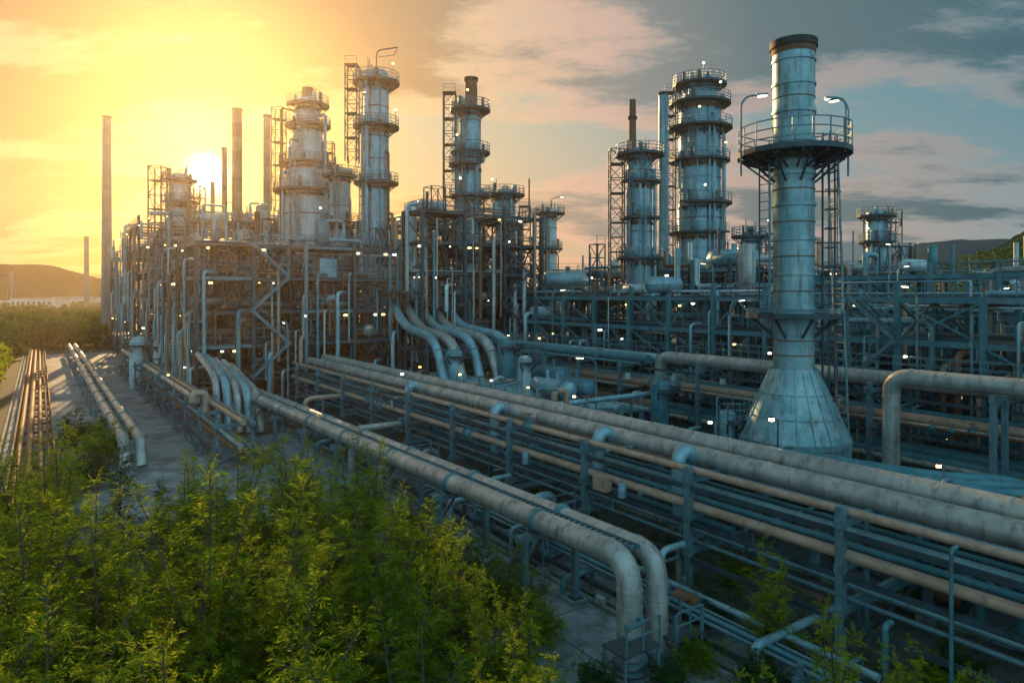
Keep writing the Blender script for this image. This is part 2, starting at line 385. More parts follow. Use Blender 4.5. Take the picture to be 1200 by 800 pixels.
    # thin vents, masts and small stacks above the roof
    for _ in range(int(nv*nu*roof)):
        v=rng.uniform(v0,v1);u=rng.uniform(u0,u1);i=min(nv-1,int((v-v0)/(v1-v0)*nv));j=min(nu-1,int((u-u0)/(u1-u0)*nu));z=hc[i][j]*dz+z0
        h=rng.uniform(1.5,5.5); r=rng.choice([.06,.1,.18,.3]); mb.cyl((v,u,z),(v,u,z+h),r,rng.choice(['steel','clad_cool','rust','steel_l']),8)
        t=rng.random()
        if t<.45: lattice(mb,v+1,u,rng.uniform(1.1,2.2),z,z+h*rng.uniform(.8,1.3),'steel',.09,True)
        elif t<.6: mb.pipe([(v,u,z+h*.8),(v,u,z+h+.6),(v+2.2,u,z+h+.6),(v+2.2,u,z)],max(.12,r),'clad_cool',10)
    # zigzag stair on two faces
    for face in (0,1):
        k0=rng.randint(0,max(0,nlev-3)); base=rng.uniform(.2,.8)
        for k in range(k0,nlev):
            za=k*dz+z0+.2 if k else 0.05; zb=(k+1)*dz+z0+.2; s=1 if k%2 else -1
            if face==0:
                c=u0+(u1-u0)*base; p=(v0-.6,c-s*dz*.55,za);q=(v0-.6,c+s*dz*.55,zb); o=Vector((-.4,0,0))
            else:
                c=v0+(v1-v0)*base; p=(c-s*dz*.55,u0-.6,za);q=(c+s*dz*.55,u0-.6,zb); o=Vector((0,-.4,0))
            p=Vector(p);q=Vector(q)
            for sg in (-1,1):
                mb.beam(p+o*sg,q+o*sg,.06,.25,mats[1]); mb.beam(p+o*sg+Vector((0,0,1)),q+o*sg+Vector((0,0,1)),.05,.05,mats[1])
            for t in range(1,12): 
                c2=p+(q-p)*(t/12); mb.beam(c2-o,c2+o,.24,.04,'grate')
    for _ in range(int(lampn*1.3)):
        k=rng.randint(1,nlev); z=k*dz+z0-.35; m='lamp_w' if rng.random()<(.3 if warm else .55) else 'lamp_y'
        if rng.random()<.6: v,u=v0-.15,rng.uniform(u0,u1)
        else: v,u=rng.uniform(v0,v1),u0-.15
        s=rng.choice([.1,.15,.2]); mb.box(v,u,z-s,z-.02,s*1.5,s*1.5,m); mb.box(v,u,z,z+.08,s*1.9,s*1.9,'steel')
    return mb.finish(name)

frame('process_structure',12.5,34,72,99,5,3.4,5.2,11,.35,('steel','steel_l'),.4,150,lampn=26,warm=True,minlev=3,roof=.8)
frame('process_structure',12.5,38,101,165,6,3.8,6.0,12,.6,('steel','steel_l'),.35,130,lampn=30,warm=True,minlev=3,roof=.6)
frame('process_structure',36,53,70,99,6,3.6,5.0,13,.6,('steel','steel'),.3,150,lampn=20,minlev=3,roof=.8)
frame('pipe_bridge_structure',49,60,8,92,4,2.9,5.4,14,.25,('teal','steel_l'),.25,160,lampn=34,minlev=3,roof=.3)
frame('process_structure',64,88,44,92,4,3.7,5.6,15,.6,('steel','teal'),.35,140,lampn=38,minlev=2)
frame('pipe_bridge_structure',66,76,2,40,4,3.4,5.4,16,.2,('teal','steel_l'),.25,90,lampn=30,minlev=3,roof=.3)
frame('process_structure',82,110,10,70,4,3.5,6.5,17,.5,('steel','teal'),.35,110,lampn=38,minlev=2)
frame('process_structure',56,70,95,140,5,4,7,18,.7,('steel','steel'),.3,60,lampn=20)

# ---------------------------------------------------------------- towers
TW=2*math.pi+.01
FULL=6.3
mb=column('c',-17.5,88,[(0,1.75),(20,1.75),(20.5,1.6),(40.2,1.6)],[(39.2,FULL),(33.5,FULL),(26.3,FULL),(18,3)],'clad_cool',-2.6,davit=True)
lattice(mb,-20.6,88,1.5,29,41.5,'steel',.1); mb.finish('distillation_column',False)
mb=column('c',-5.5,90,[(0,1.5),(36.3,1.4)],[(36.2,FULL),(30.6,FULL),(29,3),(24.9,FULL),(17,3)],'clad_cool',-2.4)
mb.sweep([(-5.4,90,36.5),(-5.4,90,40.3)],[.85,.8],'rust',14); mb.cyl((-5.4,90,40.1),(-5.4,90,40.5),.95,'black',14)
lattice(mb,-8.2,90,1.6,18,38.5,'steel',.1); mb.finish('distillation_column',False)
mb=column('c',-29.9,100,[(0,3.6),(26.5,3.6),(30.7,2.9),(36.4,1.8),(40,1.7)],[(27,FULL),(31,FULL),(36.6,FULL),(39.6,FULL)],'clad_white',-1.3,pout=1.3)
lattice(mb,-33.8,99,1.6,24,39,'steel',.1); lattice(mb,-26.6,99,1.4,20,34,'steel',.1); mb.sweep([(-29.9,100,40.5),(-29.9,100,42.2)],[.9,.8],'rust',14); mb.finish('conical_reactor_tower',False)
mb=column('c',-24.2,96,[(0,1.5),(29.2,1.45)],[(28.6,FULL),(22,3)],'clad_cool',-1.9,seam=1.6); mb.finish('distillation_column',False)
mb=column('c',-52.5,108,[(0,2.0),(22,2.0),(30.5,1.5)],[(30,FULL),(26.5,FULL),(22,FULL)],'clad',-2.0); lattice(mb,-55.5,107,2.0,12,32,'steel',.14); lattice(mb,-49.4,107,1.8,12,29,'steel',.14); gooseneck(mb,-51,107,30,2.6,0,2.4); mb.finish('reactor_tower',False)
mb=column('c',-1,100,[(0,1.6),(26.8,1.5)],[(26.5,FULL),(22,4),(17.5,FULL)],'clad_cool',-1.2); lattice(mb,-4,101,2.2,8,27,'steel',.14); lattice(mb,1.9,101,1.6,8,25,'steel',.12); mb.finish('distillation_column',False)
mb=column('c',6.75,120,[(0,1.15),(26.5,1.1)],[(26.2,FULL),(20,FULL)],'clad_white',-2.5); lattice(mb,4.6,120,1.8,10,26,'steel',.14); gooseneck(mb,6.9,120,27,1.6,0,1.6); mb.finish('distillation_column',False)
mb=column('c',15.9,85,[(0,1.55),(29.5,1.5)],[(29.3,FULL),(26,FULL),(21.5,FULL),(16.5,FULL)],'clad_cool',-1.9)
mb.sweep([(15.0,85,28),(15.0,85,36.2)],[.5,.42],'rust',14); mb.cyl((15,85,33.8),(15,85,34.1),.6,'black',12); lattice(mb,13,85,1.7,10,30,'steel',.13); mb.finish('distillation_column',False)
mb=column('c',26.1,95,[(0,3.0),(24,3.0),(24.4,2.85),(38.5,2.8),(39.5,2.3),(41.4,2.2)],[(41,FULL),(38.4,FULL),(35,FULL),(30.5,FULL),(24.6,FULL),(20.5,FULL)],'clad_cool',-2.5,seam=2.0,pout=1.3); lattice(mb,21.8,95,1.5,14,40,'steel',.11); mb.finish('fractionating_column',False)
mb=column('c',58.7,110,[(0,1.6),(25,1.5)],[(24.6,FULL),(20.5,FULL)],'clad_cool',-1.4); lattice(mb,61.4,110,1.8,8,25.5,'steel',.14); mb.finish('distillation_column',False)
mb=column('c',31.5,90,[(0,1.3),(19.8,1.25)],[(19.6,FULL),(16,3)],'clad_cool',-1.4); lattice(mb,34,90,1.6,6,20,'steel',.12); mb.finish('distillation_column',False)
mb=column('c',39,98,[(0,1.1),(19,1.05)],[(18.6,FULL)],'clad_white',-1.4); mb.finish('distillation_column',False)
mb=column('c',-40,118,[(0,1.4),(24,1.35)],[(23.6,FULL),(19,3)],'clad',-1.4); mb.finish('distillation_column',False)
mb=column('c',-36,92,[(0,1.2),(22,1.2)],[(21.6,FULL),(16,3)],'clad',-1.4); mb.finish('distillation_column',False)
chimney('tall_chimney',-92,155,1.2,52,['greystack','greystack'],3.6,.85)
chimney('tall_chimney',-187,300,1.2,37,['greystack','greystack'],3.5,.9)
chimney('brick_chimney',-44.3,110,.85,41.5,['brick','rust'],2.2,.75)
chimney('brick_chimney',-40.2,112,.65,41,['brick','rust'],2.2,.55)
chimney('brick_chimney',-45.9,109,.5,35,['brick','rust'],2.2,.4)
chimney('steel_chimney',19.5,88,.68,37.6,['clad_cool','clad_cool'],2.2,.6)
chimney('steel_chimney',-57,130,.5,33,['rust','brick'],2.2,.4)
chimney('steel_chimney',1.5,118,.45,24,['rust','brick'],2.2,.4)

# paired vertical cladding risers with U top
mb=MB()
for i,x in enumerate((-12.2,-10.9)):
    mb.pipe([(x,84,1),(x,84,23.2-i*.4),(x,90,23.2-i*.4)],.52,'clad_white',16,1.2,1.6)
mb.finish('vertical_transfer_pipes',False)
# curving large ducts descending from structure to yard
mb=MB()
for i in range(5):
    v=33.6+i*1.75; r=.55 if i%2 else .48; z=8.6-(.25*(i%2))
    mb.pipe([(v,76,z+2.6),(v,73,z+2.6),(v,69.5,z-.3),(v,62.5-i*.7,z-1.1),(v,59.6-i*.7,1.2)],r,'clad' if i%2 else 'clad_cool',16,2.4,1.3)
for u in (62.4,67.4):
    for v in (32.6,42.2): mb.beam((v,u,0),(v,u,7.0),.3,.3,'steel')
    mb.beam((32,u,6.2),(43,u,6.2),.28,.34,'steel')
mb.box(37,71.4,12.2,12.35,11,3,'grate'); mb.rail((31.6,70,12.4),(42.4,70,12.4),'steel_l')
mb.finish('overhead_duct_bank')

# horizontal drums on legs
for (x,y,z,r,l,m) in ((28,86,15.8,1.9,2.6,'clad_cool'),(-2.5,95,13.5,1.2,3,'clad_cool'),(8,98,14,1.3,3,'clad_cool'),(20,70,3,1.4,3,'clad_white'),(44,88,13.5,1.5,4,'teal')):
    mb=MB(); mb.drum((x-l,y,z),(x+l,y,z),r,m,24); 
    for s in (-.6,.6):
        mb.box(x+s*l,y,z-r*1.15,z-r*.55,.5,r*1.5,'steel')
        for t in (-.6,.6): mb.beam((x+s*l,y+t*r,0),(x+s*l,y+t*r,z-r),.3,.3,'steel')
    mb.cyl((x,y,z+r*.9),(x,y,z+r+.7),.35,m,12); mb.rail((x-l,y-.5,z+r),(x+l,y-.5,z+r),'steel_l'); mb.finish('horizontal_pressure_vessel',False)
# white spherical-top tanks by the left structure
for (x,y,r,h) in ((-48,88,1.2,5.5),(-44,86,1.1,5.5)):
    mb=MB(); v,u=uv2(x,y); mb.sweep([(v,u,0)]+[(v,u,h+r*math.sin(a)) for a in np.linspace(0,1.55,7)],[r]+[r*math.cos(a) for a in np.linspace(0,1.55,7)],'clad_white',24); platform(mb,v,u,h,r,r+.9,0,6.283); mb.finish('domed_storage_tank')

# ---------------------------------------------------------------- foreground stack
SX,SY=16.5,40.0
mb=MB()
mb.sweep([(SX,SY,0),(SX,SY,3.55)],[3.0,3.0],'stack_teal',48)
mb.cyl((SX,SY,3.45),(SX,SY,3.75),3.12,'stack_teal',48)
mb.sweep([(SX,SY,3.75),(SX,SY,7.7)],[3.02,1.28],'stack_teal',48,False)
mb.sweep([(SX,SY,7.7),(SX,SY,17),(SX,SY,26.4)],[1.14,1.14,1.17],'stack_teal',48)
for z in (7.7,10.2,11.2,13.2,15.2,17.2,19.0,20.9,22.6,24.2,25.6): mb.cyl((SX,SY,z-.08),(SX,SY,z+.08),1.23,'stack_teal',48)
for z in (8.5,9.35,12.2,14.2,16.2,18.1,23.4): mb.cyl((SX,SY,z-.03),(SX,SY,z+.03),1.185,'rust',48)
for z in (.9,1.8,2.7): mb.cyl((SX,SY,z-.05),(SX,SY,z+.05),3.05,'stack_teal',48)
mb.cyl((SX,SY,26.35),(SX,SY,26.75),1.32,'black',48)
mb.sweep([(SX,SY,26.0),(SX,SY,26.4)],[1.2,1.26],'rust',48,False)
for k in range(20):
    a=2*math.pi*k/20; c,s=math.cos(a),math.sin(a)
    mb.beam((SX+3.05*c,SY+3.05*s,3.76),(SX+1.3*c,SY+1.3*s,7.68),.09,.07,'stack_teal')
    mb.beam((SX+3.03*c,SY+3.03*s,0),(SX+3.03*c,SY+3.03*s,3.45),.08,.08,'stack_teal')
for zc,rc in ((5.0,2.47),(6.3,1.9)): mb.cyl((SX,SY,zc-.04),(SX,SY,zc+.04),rc+.04,'stack_teal',48)
platform(mb,SX,SY,20.2,1.2,3.1,0,TW,t=.06,hr=1.5)
mb.ringbeam((SX,SY,19.95),2.1,.12,.2,'steel',n=24)
for k in range(14):
    a=2*math.pi*k/14; c,s=math.cos(a),math.sin(a); mb.beam((SX+3.0*c,SY+3.0*s,20.0),(SX+1.2*c,SY+1.2*s,19.3),.09,.12,'steel'); mb.beam((SX+3.0*c,SY+3.0*s,19.93),(SX+1.2*c,SY+1.2*s,19.93),.1,.16,'steel')
platform(mb,SX,SY,10.8,1.2,2.6,0,TW,t=.05,hr=.35)
ladder(mb,SX,SY,1.35,-.35,3.9,21.3,'steel',True,.06)
# stair/ladder frame on the right side
for yy in (39.2,40.4):
    mb.beam((SX+2.9,yy,2),(SX+2.2,yy,20),.1,.1,'steel_l')
z=2
while z<20:
    x=SX+2.9-(z-2)/18*.7; mb.beam((x,39.2,z),(x,40.4,z),.05,.05,'steel_l'); z+=.45
for z in (6,9,12,15,18): mb.beam((SX+1.1,39.8,z),(SX+2.7,39.8,z),.07,.07,'steel')
mb.pipe([(SX-1.6,SY-.5,11),(SX-1.6,SY-.5,19.8)],.07,'steel_l',8); mb.pipe([(SX-2.0,SY,11),(SX-2.0,SY,19.8)],.05,'steel',8)
for z in np.arange(11.4,19.8,.5): mb.beam((SX-1.6,SY-.5,z),(SX-2.0,SY,z),.04,.04,'steel')
gooseneck(mb,SX-3.15,SY-.2,18.9,4.2,0.1,1.0); gooseneck(mb,SX+3.1,SY-.2,18.9,4.0,3.0,.7); gooseneck(mb,SX+2.0,SY-2.2,20,2.4,2.0,.5,True,.05)
mb.box(SX-.2,SY-3.1,1.2,2.6,1.1,.25,'rust')
mb.finish('exhaust_stack',False)

# ---------------------------------------------------------------- foreground twin pipeline
mb=MB(); ue=15.7
mb.pipe([(15.4,67,3.0),(15.4,ue,3.6),(15.4,ue,.25)],.40,'clad',32,.95,1.55,'clad')
mb.pipe([(16.55,67,3.0),(16.55,ue-.1,3.55),(16.55,ue-.1,.25)],.35,'clad',32,.9,1.55,'clad')
mb.pipe([(15.4,66.8,3.0),(15.4,69,3.0),(15.4,69,.3)],.4,'clad',20,.9)
for v,r in ((15.4,.40),(16.55,.35)):
    for z in (.15,.42): mb.cyl((v,ue-(.1 if v>16 else 0),z),(v,ue-(.1 if v>16 else 0),z+.12),r*1.45,'steel_l',24)
    for z in (1.3,2.1): mb.cyl((v,ue-(.1 if v>16 else 0),z),(v,ue-(.1 if v>16 else 0),z+.07),r*1.05,'clad',24)
for u in (20.5,27,33.5,40,46.5,53,59.5):
    z=3.0+.6*(67-u)/(67-ue)-.42
    for v in (14.75,17.2):
        mb.beam((v,u,0),(v,u,z-.1),.24,.24,'steel_l'); mb.box(v,u,0,.18,.7,.7,'concrete'); mb.box(v,u,.18,.22,.45,.45,'steel')
    mb.beam((14.4,u,z-.13),(17.6,u,z-.13),.26,.26,'steel_l')
    for v,r in ((15.4,.40),(16.55,.35)):
        mb.cyl((v,u-.14,z+.42),(v,u+.14,z+.42),r*1.13,'teal',28); mb.box(v,u,z,z+.14,r*1.9,.3,'steel')
    mb.beam((14.75,u,z-1.2),(15.5,u,z-.3),.1,.1,'steel')
u=16.2
while u<66:   # cable ladder between the pipes
    z=3.05+.6*(67-u)/(67-ue); mb.beam((15.85,u,z+.1),(16.17,u,z+.1),.07,.04,'steel_l'); u+=.3
for v in (15.84,16.18): mb.beam((v,16,3.75),(v,66,3.15),.04,.12,'steel_l')
# near end access step
mb.box(14.9,15.1,1.25,1.31,1.5,1.0,'grate'); mb.rail((14.2,14.6,1.31),(15.6,14.6,1.31),'steel_l',.9,.7,.05)
for a in (14.2,15.6):
    for b in (14.65,15.55): mb.beam((a,b,0),(a,b,1.25),.08,.08,'steel_l')
mb.box(17.1,15.2,1.0,1.06,1.3,1.0,'grate')
for a in (16.5,17.7):
    for b in (14.75,15.65): mb.beam((a,b,0),(a,b,1.9),.07,.07,'steel_l')
mb.rail((16.5,14.7,1.06),(17.7,14.7,1.06),'steel_l',.9,.6,.05); mb.pipe([(15.4,15.7,1.9),(15.4,15.0,1.9),(14.6,15.0,1.9)],.08,'steel_l',8,flange=True)
mb.finish('twin_pipeline')

# ---------------------------------------------------------------- valves
def valve(mb,v,u,z,r,axis='u'):
    d=Vector((0,1,0)) if axis=='u' else Vector((1,0,0)); c=Vector((v,u,z))
    for s in (-1,1): mb.cyl(c+d*(s*r*1.9),c+d*(s*r*1.5),r*1.7,'teal',14)
    mb.sweep([c-d*r*1.5,c-d*r*.8,c,c+d*r*.8,c+d*r*1.5],[r*1.05,r*1.5,r*1.7,r*1.5,r*1.05],'teal',14)
    mb.cyl(c,c+Vector((0,0,r*4.5)),r*.35,'steel_l',8); mb.cyl(c+Vector((0,0,r*1.4)),c+Vector((0,0,r*2)),r*.9,'teal',12)
    mb.ringbeam((v,u,z+r*4.4),r*1.5,r*.25,r*.25,'rust',n=12); mb.beam((v-r*1.5,u,z+r*4.4),(v+r*1.5,u,z+r*4.4),r*.2,r*.2,'rust')

# ---------------------------------------------------------------- pipe racks
def rack(name,v0,v1,u0,u1,levels,step,pl,seed,post=.26,walk=None,mat='steel_l',steel2='steel',topoff=.35,clut=3.,lamps=5):
    rng=random.Random(seed); mb=MB(); us=np.arange(u0+1.5,u1,step)
    zt=max(levels)
    for u in us:
        for v in (v0,v1):
            mb.beam((v,u,0),(v,u,zt+topoff),post,post,mat); mb.box(v,u,0,.2,.6,.6,'concrete')
        for z in levels: mb.beam((v0-.25,u,z-.16),(v1+.25,u,z-.16),.2,.26,mat)
        if rng.random()<.5: mb.beam((v0,u,.4),(v1,u,levels[0]-.3),.1,.1,steel2)
    for z in levels:
        for v in (v0,v1): mb.beam((v,u0,z-.45),(v,u1,z-.45),.12,.18,steel2)
    for i in range(len(us)-1):
        if rng.random()<.35:
            for v in (v0,v1): mb.beam((v,us[i],.3),(v,us[i+1],levels[0]-.5),.09,.09,steel2)
    for (v,z,r,m,ua,ub,dn) in pl:
        a=u0 if ua is None else ua; b=u1 if ub is None else ub; pts=[(v,a,z+r),(v,b,z+r)]
        if dn: pts.append((v,b,.4 if dn==1 else dn))
        mb.pipe(pts,r,m,24 if r>.3 else 12,max(.3,r*2.2),1.5 if r>.22 else (0 if r<.13 else 3.0),m)
        for q in range(3):
            uu=rng.uniform(a+4,min(b,a+50))
            if r<.3 and rng.random()<.4: valve(mb,v,uu,z+r,r*1.05)
            elif rng.random()<.35: mb.pipe([(v,uu,z+r),(v,uu,z+r+rng.uniform(.5,1.1)),(v+rng.uniform(.5,1.6),uu,z+r+.8)],min(.09,r*.6),'steel_l',8)
    # instruments, junction boxes, drops
    for q in range(int((u1-u0)/clut)):
        uu=rng.uniform(u0,u1); vv_=rng.choice([v0,v1,rng.uniform(v0,v1)]); zz=rng.choice(levels)
        t=rng.random()
        if t<.3: mb.box(vv_-.2,uu,zz-1.2,zz-.7,.2,.4,rng.choice(['teal','clad_white','steel_l','rust']))
        elif t<.6: mb.pipe([(vv_,uu,zz+.1),(vv_-.35,uu,zz+.1),(vv_-.35,uu,.2)],rng.choice([.04,.06,.1]),rng.choice(['clad_cool','steel_l','pink','teal']),8)
        elif t<.8: mb.pipe([(v0,uu,zz+.05),(v1+.4,uu,zz+.05),(v1+.4,uu,.3)],rng.choice([.05,.08,.12]),rng.choice(['clad_cool','steel_l','teal']),8)
        else:
            r=rng.choice([.14,.2,.28]); mb.pipe([(vv_,uu,zz+.3),(vv_,uu,zz+1.0),(vv_+1.0,uu,zz+1.0),(vv_+1.0,uu,zz-.6)],r,rng.choice(['clad','clad_cool','pink']),14,r*2.4,0)
    # small bulkhead lamps on posts
    for q in range(lamps):
        uu=rng.choice(list(us[len(us)//4:])); vv_=rng.choice([v0,v1]); z=zt+topoff
        mb.beam((vv_,uu,z),(vv_,uu,z+1.2),.06,.06,mat); mb.beam((vv_,uu,z+1.2),(vv_-.4,uu,z+1.35),.05,.05,mat); mb.box(vv_-.45,uu,z+1.22,z+1.34,.18,.14,rng.choice(['lamp_w','lamp_y'])); mb.box(vv_-.45,uu,z+1.36,z+1.4,.26,.2,'steel')
    if walk:
        v,z,w=walk; mb.box(v,(u0+u1)/2,z,z+.06,w,u1-u0,'grate'); mb.rail((v-w/2,u0,z),(v-w/2,u1,z),'steel_l',1.05,1.6,.045); mb.rail((v+w/2,u0,z),(v+w/2,u1,z),'steel_l',1.05,1.6,.045)
    return mb
def P(v,z,r,m,a=None,b=None,dn=0): return (v,z,r,m,a,b,dn)
pl=[P(21.3,4.9,.14,'pink'),P(21.8,4.9,.08,'steel_l'),P(22.2,4.9,.06,'rust',20,70),P(23.1,4.7,.42,'clad'),P(24.6,4.9,.44,'clad'),P(25.45,4.9,.12,'pink'),P(26.3,4.9,.2,'clad_cool'),
    P(21.2,3.5,.19,'pink'),P(22.2,3.5,.14,'teal'),P(23.2,3.5,.22,'clad_cool'),P(24.5,3.5,.1,'teal'),P(25.6,3.5,.2,'clad_cool'),
    P(21.5,2.1,.08,'steel_l'),P(22.5,2.1,.14,'clad_cool'),P(23.5,2.1,.16,'teal',18,70),P(24.9,2.1,.2,'clad_cool'),P(26,2.1,.14,'teal')]
mb=rack('r',20.95,26.8,-2,70,[2.1,3.5,4.9],6.2,pl,3,clut=1.8,lamps=3)
# anchor-drum expansion fittings hanging on the rack
for (v,u,zt,r) in ((21.95,19.5,5.3,.30),(21.95,24.5,5.3,.30),(21.95,33.5,5.3,.3),(22.0,45,5.3,.3)):
    mb.pipe([(v+1.0,u,zt-.3),(v+.45,u,zt+.15),(v,u,zt-.1),(v,u,zt-1.5)],r,'clad_cool',20,.5); mb.cyl((v,u,zt-1.62),(v,u,zt-1.5),r*1.5,'steel_l',20); mb.cyl((v,u,zt-1.75),(v,u,zt-1.63),r*1.5,'steel_l',20); mb.cyl((v,u,zt-2.6),(v,u,zt-1.74),r*.8,'clad_cool',16)
for (v,u,z) in ((21.3,21.8,2.9),(21.3,29,2.9)): mb.drum((v-.35,u,z+.3),(v-.35,u,z+.8),.2,'clad_cool',14)
mb.beam((20.5,22.2,3.65),(20.5,23.0,3.65),.4,.6,'pink')
mb.finish('main_pipe_rack')
rng=random.Random(5)
def rp(v0,v1,z,step,big=False):
    o=[];v=v0+.3
    while v<v1-.2:
        r=rng.choice([.06,.08,.1,.14,.18]+([.3,.4] if big else [])); v+=r; o.append(P(v,z,r,rng.choice(['clad','clad_cool','teal','steel_l','rust','pink','clad_cool','teal']))); v+=r+rng.uniform(.1,step)
    return o
mb=rack('r',18.1,20.0,10,66,[1.0],6,[P(18.3,1.0,.07,'steel_l'),P(18.6,1.0,.1,'teal'),P(19.0,1.0,.06,'steel_l'),P(19.6,1.0,.12,'clad_cool')],8,.14,lamps=0); mb.finish('low_pipe_rack')
mb=rack('r',28.2,31.8,-6,62,[1.6,3.1],6,rp(28.2,31.8,1.6,.3,True)+rp(28.2,31.8,3.1,.5,True),9,.22,clut=2.,lamps=7); mb.finish('pipe_rack')
mb=rack('r',41,45.8,-6,40,[2.2,4.4,6.4],6.5,[P(42.3,6.4,.48,'clad',-6,39.5,1)]+rp(43.1,45.6,6.4,.3)+rp(41,45.6,4.4,.5,True)+rp(41,45.6,2.2,.4,True),10,.28,(45.2,7.0,1.0),clut=1.6,lamps=8); mb.finish('pipe_rack')
mb=rack('r',33.2,40.5,38,66,[1.4,2.8],5.5,rp(33.2,40.5,1.4,.4,True)+rp(33.2,40.5,2.8,.7,True),12,.24,clut=.9,lamps=6); mb.finish('pipe_rack')
mb=rack('r',41.5,47.5,42,69,[2,4,6],5.5,rp(41.5,47.5,2,.4,True)+rp(41.5,47.5,4,.4,True)+rp(41.5,47.5,6,.6,True),13,.24,(46,6.6,1.2),clut=.9,lamps=6); mb.finish('pipe_rack')
mb=rack('r',9.9,12.2,48,120,[1.6,3.2],6,[P(10.5,3.2,.26,'clad',60),P(11.3,3.2,.2,'pink'),P(11.9,3.2,.12,'steel_l'),P(10.6,1.6,.16,'rust'),P(11.1,1.6,.22,'clad_cool'),P(11.7,1.6,.14,'teal')],14,.2,lamps=3); mb.finish('pipe_rack')
# small cluster of bent pipes at foot of left structure
mb=MB()
for i in range(5):
    mb.pipe([(12.6+i*.75,71.5,6.2-.3*i),(12.6+i*.75,66.5-.4*i,5.4-.35*i),(12.6+i*.75,63.4-.5*i,4.6-.3*i),(12.6+i*.75,62.2-.5*i,.2)],.36 if i%2 else .3,'clad' if i%2==0 else 'clad_cool',16,1.3,1.2)
mb.finish('pipe_manifold')
# standalone branch pipe behind the stack
mb=MB(); mb.pipe([(38.9,-6,7.5),(38.9,19.2,7.5),(38.9,19.2,1.0)],.45,'clad',24,1.1,1.6)
mb.pipe([(38.9,19.2,1.1),(38.9,24,1.1)],.3,'clad_cool',14)
for u in (2,8,14):
    mb.beam((38.2,u,0),(38.2,u,7),.25,.25,'steel_l'); mb.beam((39.6,u,0),(39.6,u,7),.25,.25,'steel_l'); mb.beam((38,u,6.85),(39.8,u,6.85),.25,.25,'steel_l')
mb.finish('insulated_transfer_pipe')
# cross-running pipes in the yard
mb=MB()
for (u,va,vb,z,r,m) in ((9,27,37.5,3.2,.3,'teal'),(10.3,27,36.4,2.6,.22,'teal'),(31,17.5,41,1.3,.2,'clad_cool'),(32,17.5,41,1.3,.14,'rust'),(44,17.3,41,2.9,.24,'clad'),(50,17,42,1.0,.2,'teal'),(37,26,40,4.4,.2,'clad_cool'),(16.5,27,33,2.4,.26,'clad_cool'),(4,27,41,4.6,.22,'pink'),(56,18,40,3.4,.22,'pink'),(21,17,26,.8,.12,'teal'),(25.5,17.6,22,1.4,.1,'clad_cool'),(13,18,27,1.2,.14,'clad_cool'),(18.5,17.8,24,1.6,.08,'steel_l')):
    mb.pipe([(va,u,.2),(va,u,z),(vb,u,z),(vb,u,.2)],r,m,16,r*3,2.0,m)
    for v in np.arange(va+1.5,vb-1,4.5): mb.beam((v,u,0),(v,u,z-r),.14,.14,'steel_l')
mb.finish('yard_cross_pipes')
# small access platforms / stiles over the low pipes
for (v,u) in ((19.2,24),(19.1,38),(34.5,22),(30,3),(36,40)):
    mb=MB(); mb.box(v,u,1.7,1.76,2.6,1.1,'grate')
    for a in (-1.3,1.3):
        for b in (-.5,.5): mb.beam((v+a,u+b,0),(v+a,u+b,2.8),.08,.08,'steel_l')
    for b in (-.5,.5): mb.rail((v-1.3,u+b,1.76),(v+1.3,u+b,1.76),'steel_l',1.05,.9,.05)
    for sgn in (-1,1):
        for b in (-.4,.4): mb.beam((v+sgn*1.3,u+b,1.7),(v+sgn*2.6,u+b,0.05),.06,.2,'steel_l')
        for k in range(1,7): x=v+sgn*(1.3+1.3*k/7); mb.beam((x,u-.4,1.7-1.65*k/7),(x,u+.4,1.7-1.65*k/7),.22,.04,'grate')
    mb.finish('pipe_crossover_step')
# long curving teal pipes near the stack base
mb=MB()
for i in range(3):
    mb.pipe([(30.2+i*.6,24+i,3.6),(33+i*.5,12+i*1.4,3.6),(36.5,9.5+i*1.2,3.6),(36.5+i*.4,9.5+i*1.2,.3)],.26,'teal',16,1.2,1.5)
mb.finish('curved_pipes')
# yard equipment: pumps, exchangers, vessels, cabinets
def pump(v,u,m='teal'):
    mb=MB(); mb.box(v,u,0.02,.35,1.1,2.4,'concrete'); mb.cyl((v,u-1,.9),(v,u+.1,.9),.35,m,16); mb.cyl((v,u-1.1,.9),(v,u-1,.9),.4,'steel',16); mb.cyl((v,u+.1,.9),(v,u+.6,.9),.12,'steel_l',10); mb.sweep([(v,u+.55,.9),(v,u+.7,.9),(v,u+1,.9),(v,u+1.1,.9)],[.2,.42,.42,.2],'steel_l',16); mb.pipe([(v,u+.85,1.2),(v,u+.85,2.4),(v+1.2,u+.85,2.4)],.13,'clad_cool',10); mb.box(v,u-.5,.35,.6,.5,.8,'steel'); mb.finish('pump')
for v,u in ((33,34),(35.2,34),(33,52),(38,32),(28,70),(22,73),(27.6,12),(33,14),(40,10),(19.2,17),(19.3,29),(34,20),(36.5,18)): pump(v,u,random.choice(['teal','clad_cool','rust']))
def exch(v,u,l,r,m,z=1.4):
    mb=MB(); mb.drum((v,u-l,z),(v,u+l,z),r,m,20); mb.cyl((v,u-l*.8,z),(v,u-l*.8+.12,z),r*1.2,'steel_l',20)
    for s in (-.5,.5): mb.box(v,u+s*l,0,z-r*.6,r*1.4,.35,'concrete'); mb.cyl((v,u+s*l*.6,z+r*.8),(v,u+s*l*.6,z+r+.7),.16,m,10)
    mb.finish('heat_exchanger')
for a in ((34.5,44,2.2,.7,'clad_cool',4.4),(36.5,44,2.2,.7,'teal',4.4),(33.6,29,1.8,.6,'teal'),(37.6,14,2,.6,'clad_white'),(34.5,5,2.2,.8,'clad_cool'),(31,66,2.5,.9,'clad_white'),(38.8,50,2.3,.8,'teal',4.6)): exch(*a)
